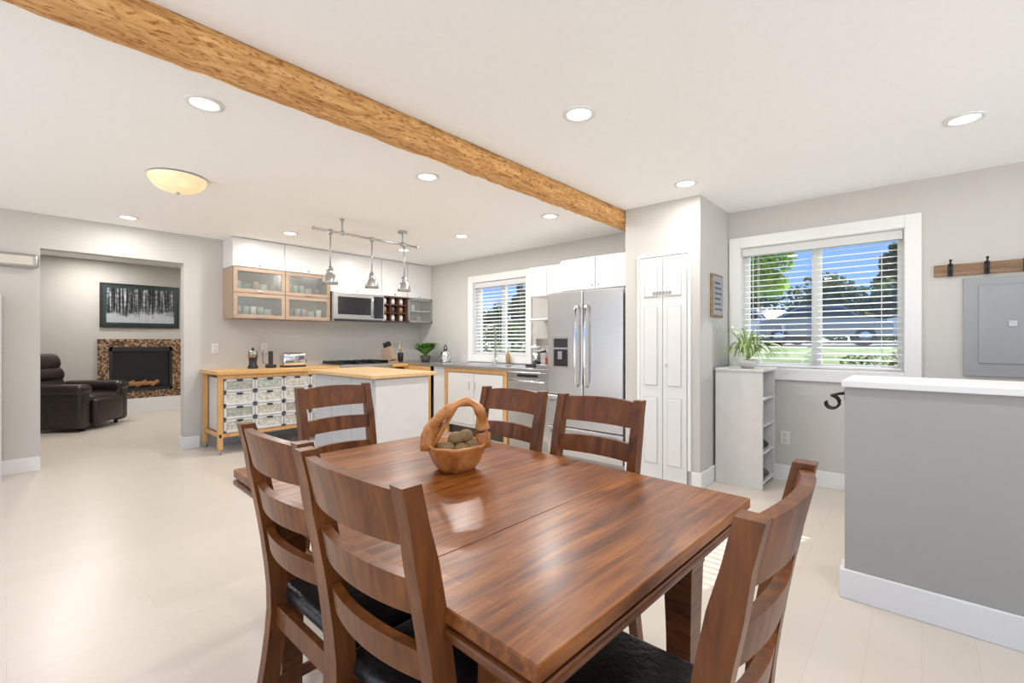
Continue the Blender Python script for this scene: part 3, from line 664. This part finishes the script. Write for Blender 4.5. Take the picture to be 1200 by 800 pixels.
# ------------------------------------------------------------ exterior
b=B(); prof=[(XE+.3,-.15),(8,.12),(12,.62),(16,.85),(19,1.0),(26,1.1),(60,1.3)]
for k in range(len(prof)-1):
    (xa,za),(xb,zb)=prof[k],prof[k+1]; m=M_road if k==4 else M_grass
    b.quads([((xa,-40,za),(xb,-40,zb),(xb,50,zb),(xa,50,za))],m)
b.done('lawn_ground')
def leaves(b,c,r,n,s,m):
    q=[]
    for i in range(n):
        while True:
            p=Vector((random.uniform(-1,1),random.uniform(-1,1),random.uniform(-1,1)))
            if .25<p.length<1: break
        p=Vector((c[0]+p.x*r[0],c[1]+p.y*r[1],c[2]+p.z*r[2])); a=Vector((random.gauss(0,1),random.gauss(0,1),random.gauss(0,1))).normalized(); d=a.orthogonal().normalized(); e=a.cross(d)
        q.append((p-d*s,p+e*s*.6,p+d*s,p-e*s*.6))
    b.quads(q,m)
b=B(); b.tube([(9.3,3.0,.2),(9.3,2.95,1.6),(9.4,2.8,2.6),(9.3,2.6,3.4)],[.07,.06,.045,.03],M_bark)
for (cx,cy,cz,r) in [(9.3,2.7,2.9,.8),(9.1,2.05,2.7,.45),(9.0,2.0,2.2,.3),(9.0,2.7,2.1,.45),(9.2,2.2,3.5,.8),(9.1,1.6,3.1,.4)]: leaves(b,(cx,cy,cz),(r,r,r*.8),int(1300*r),.055,M_tree)
for (dy,dz) in [(-.7,.1),(-.5,-.4),(-.3,.5),(.4,.3)]: b.tube([(9.35,2.75,2.2),(9.1,2.6+dy,2.6+dz)],.018,M_bark,6)
b.done('maple_tree')
k=0
for (x,y,h) in [(38,-6,8.0),(38,-2,7.2),(39,1.5,6.8),(38,10,6.6),(39,15,7.6),(38,29,7.5),(39,34,7)]:
    b=B(); b.cyl((x,y,.9),(x,y,h),.18,M_bark,.04,seg=8)
    for q in range(9):
        f=q/8; leaves(b,(x+random.uniform(-.3,.3),y+random.uniform(-.3,.3),1.8+(h-1.6)*f),(1.7*(1-f*.8),1.7*(1-f*.8),.6),240,.22,M_conif2)
    b.done('conifer_tree' if k==0 else 'conifer_tree.%03d'%k); k+=1
k=0
for (x,y,h) in [(32,-8,5.0),(32,-3.2,4.6),(33,1.5,4.2),(32,5,5.0),(32,8.6,5.6),(32,12,5.0),(33,18,5.3),(33,23,5),(33,27,5.3),(33,32,5)]:
    b=B(); b.cyl((x,y,.9),(x,y,h-.6),.14,M_bark,.06,seg=8)
    for q in range(9): leaves(b,(x+random.uniform(-.9,.9),y+random.uniform(-1.3,1.3),random.uniform(2.2,h-.2)),(1.0,1.1,.75),190,.17,M_conif)
    b.done('deciduous_tree' if k==0 else 'deciduous_tree.%03d'%k); k+=1
b=B()
for i in range(40): leaves(b,(28+random.uniform(-.4,.4),-12+i*1.3,1.6),(1.0,1.2,random.uniform(.7,1.1)),180,.17,M_hedge)
b.done('hedge')
b=B()
for i in range(14): leaves(b,(8.5,6+i*.9,.9),(.6,.7,.9),240,.09,M_hedge)
b.done('garden_hedge')
k=0
for (x,y,h,m) in [(12.2,.95,.20,M_hedge),(12.4,.2,.24,M_shrub),(12.8,-.6,.24,M_hedge)]:
    b=B(); leaves(b,(x,y,.64+h*.6),(.40,.42,h),300,.04,m); b.cyl((x,y,.55),(x,y,.66+h*.5),.03,M_bark,seg=6)
    b.done('garden_shrub' if k==0 else 'garden_shrub.%03d'%k); k+=1
def car(name,m,loc,rz):
    b=B(); P=[(-2.1,.35),(-2.15,.75),(-1.9,.95),(-1.3,1.0),(-.7,1.48),(.7,1.52),(1.5,1.05),(2.05,.95),(2.15,.6),(2.1,.35)]
    R=[]
    for w in (-.85,-.80,.80,.85):
        R.append([(x,w if z<1.1 else w*.85,z if abs(w)>.82 else z+.01) for x,z in P])
    b.loft(R,m,False)
    for s in (-1,1):
        b.quads([((-1.15,s*.87,1.03),(.0,s*.87,1.03),(.0,s*.76,1.43),(-.68,s*.76,1.42)),((.06,s*.87,1.03),(1.35,s*.87,1.05),(.68,s*.76,1.43),(.06,s*.76,1.43))],M_dark)
        for x in (-1.35,1.35): b.cyl((x,s*.7,.33),(x,s*.88,.33),.33,M_tire,seg=20); b.cyl((x,s*.88,.33),(x,s*.89,.33),.19,M_chrome,seg=12)
    b.quads([((.76,-.70,1.53),(.76,.70,1.53),(1.50,.78,1.10),(1.50,-.78,1.10)),((-.76,-.70,1.49),(-.76,.70,1.49),(-1.32,.78,1.05),(-1.32,-.78,1.05))],M_dark)
    b.done(name,loc,rz)
car('parked_car',M_carw,(22.2,5.45,1.06),math.radians(60)); car('parked_car.001',M_carb,(21.5,3.0,1.05),math.radians(100)); car('parked_car.002',M_carw,(22.5,-1.0,1.06),math.radians(95))

# ------------------------------------------------------------ world and sun
w=bpy.data.worlds.new('sky_fill_world'); sc.world=w; w.use_nodes=True; nt=w.node_tree; bg=nt.nodes['Background']
tc=N(nt,'ShaderNodeTexCoord'); sp=N(nt,'ShaderNodeSeparateXYZ'); nt.links.new(tc.outputs['Generated'],sp.inputs[0])
mr=N(nt,'ShaderNodeMapRange'); mr.inputs['From Min'].default_value=-1; mr.inputs['From Max'].default_value=1; nt.links.new(sp.outputs['Z'],mr.inputs['Value'])
r=ramp(nt,[(0,(1,.985,.96)),(.49,(1,.985,.96)),(.505,(.46,.53,.61)),(.55,(.12,.23,.45)),(1,(.10,.19,.43))])  # below the horizon: bright glow added to light the ceiling, not sky
nt.links.new(mr.outputs[0],r.inputs['Fac']); nt.links.new(r.outputs['Color'],bg.inputs['Color']); bg.inputs['Strength'].default_value=2.15
l=bpy.data.lights.new('sun','SUN'); l.energy=7; l.angle=.01; l.color=(1,.95,.88); so=bpy.data.objects.new('sun',l); sc.collection.objects.link(so)
so.rotation_euler=Vector((-1.3,.35,-1.05)).to_track_quat('-Z','Y').to_euler()

cam=bpy.data.cameras.new('camera'); co=bpy.data.objects.new('camera',cam); sc.collection.objects.link(co)
co.location=(0,0,1.2); co.rotation_euler=(math.radians(90),0,math.radians(-48)); cam.lens=16; cam.sensor_width=36; cam.clip_start=.03
sc.camera=co
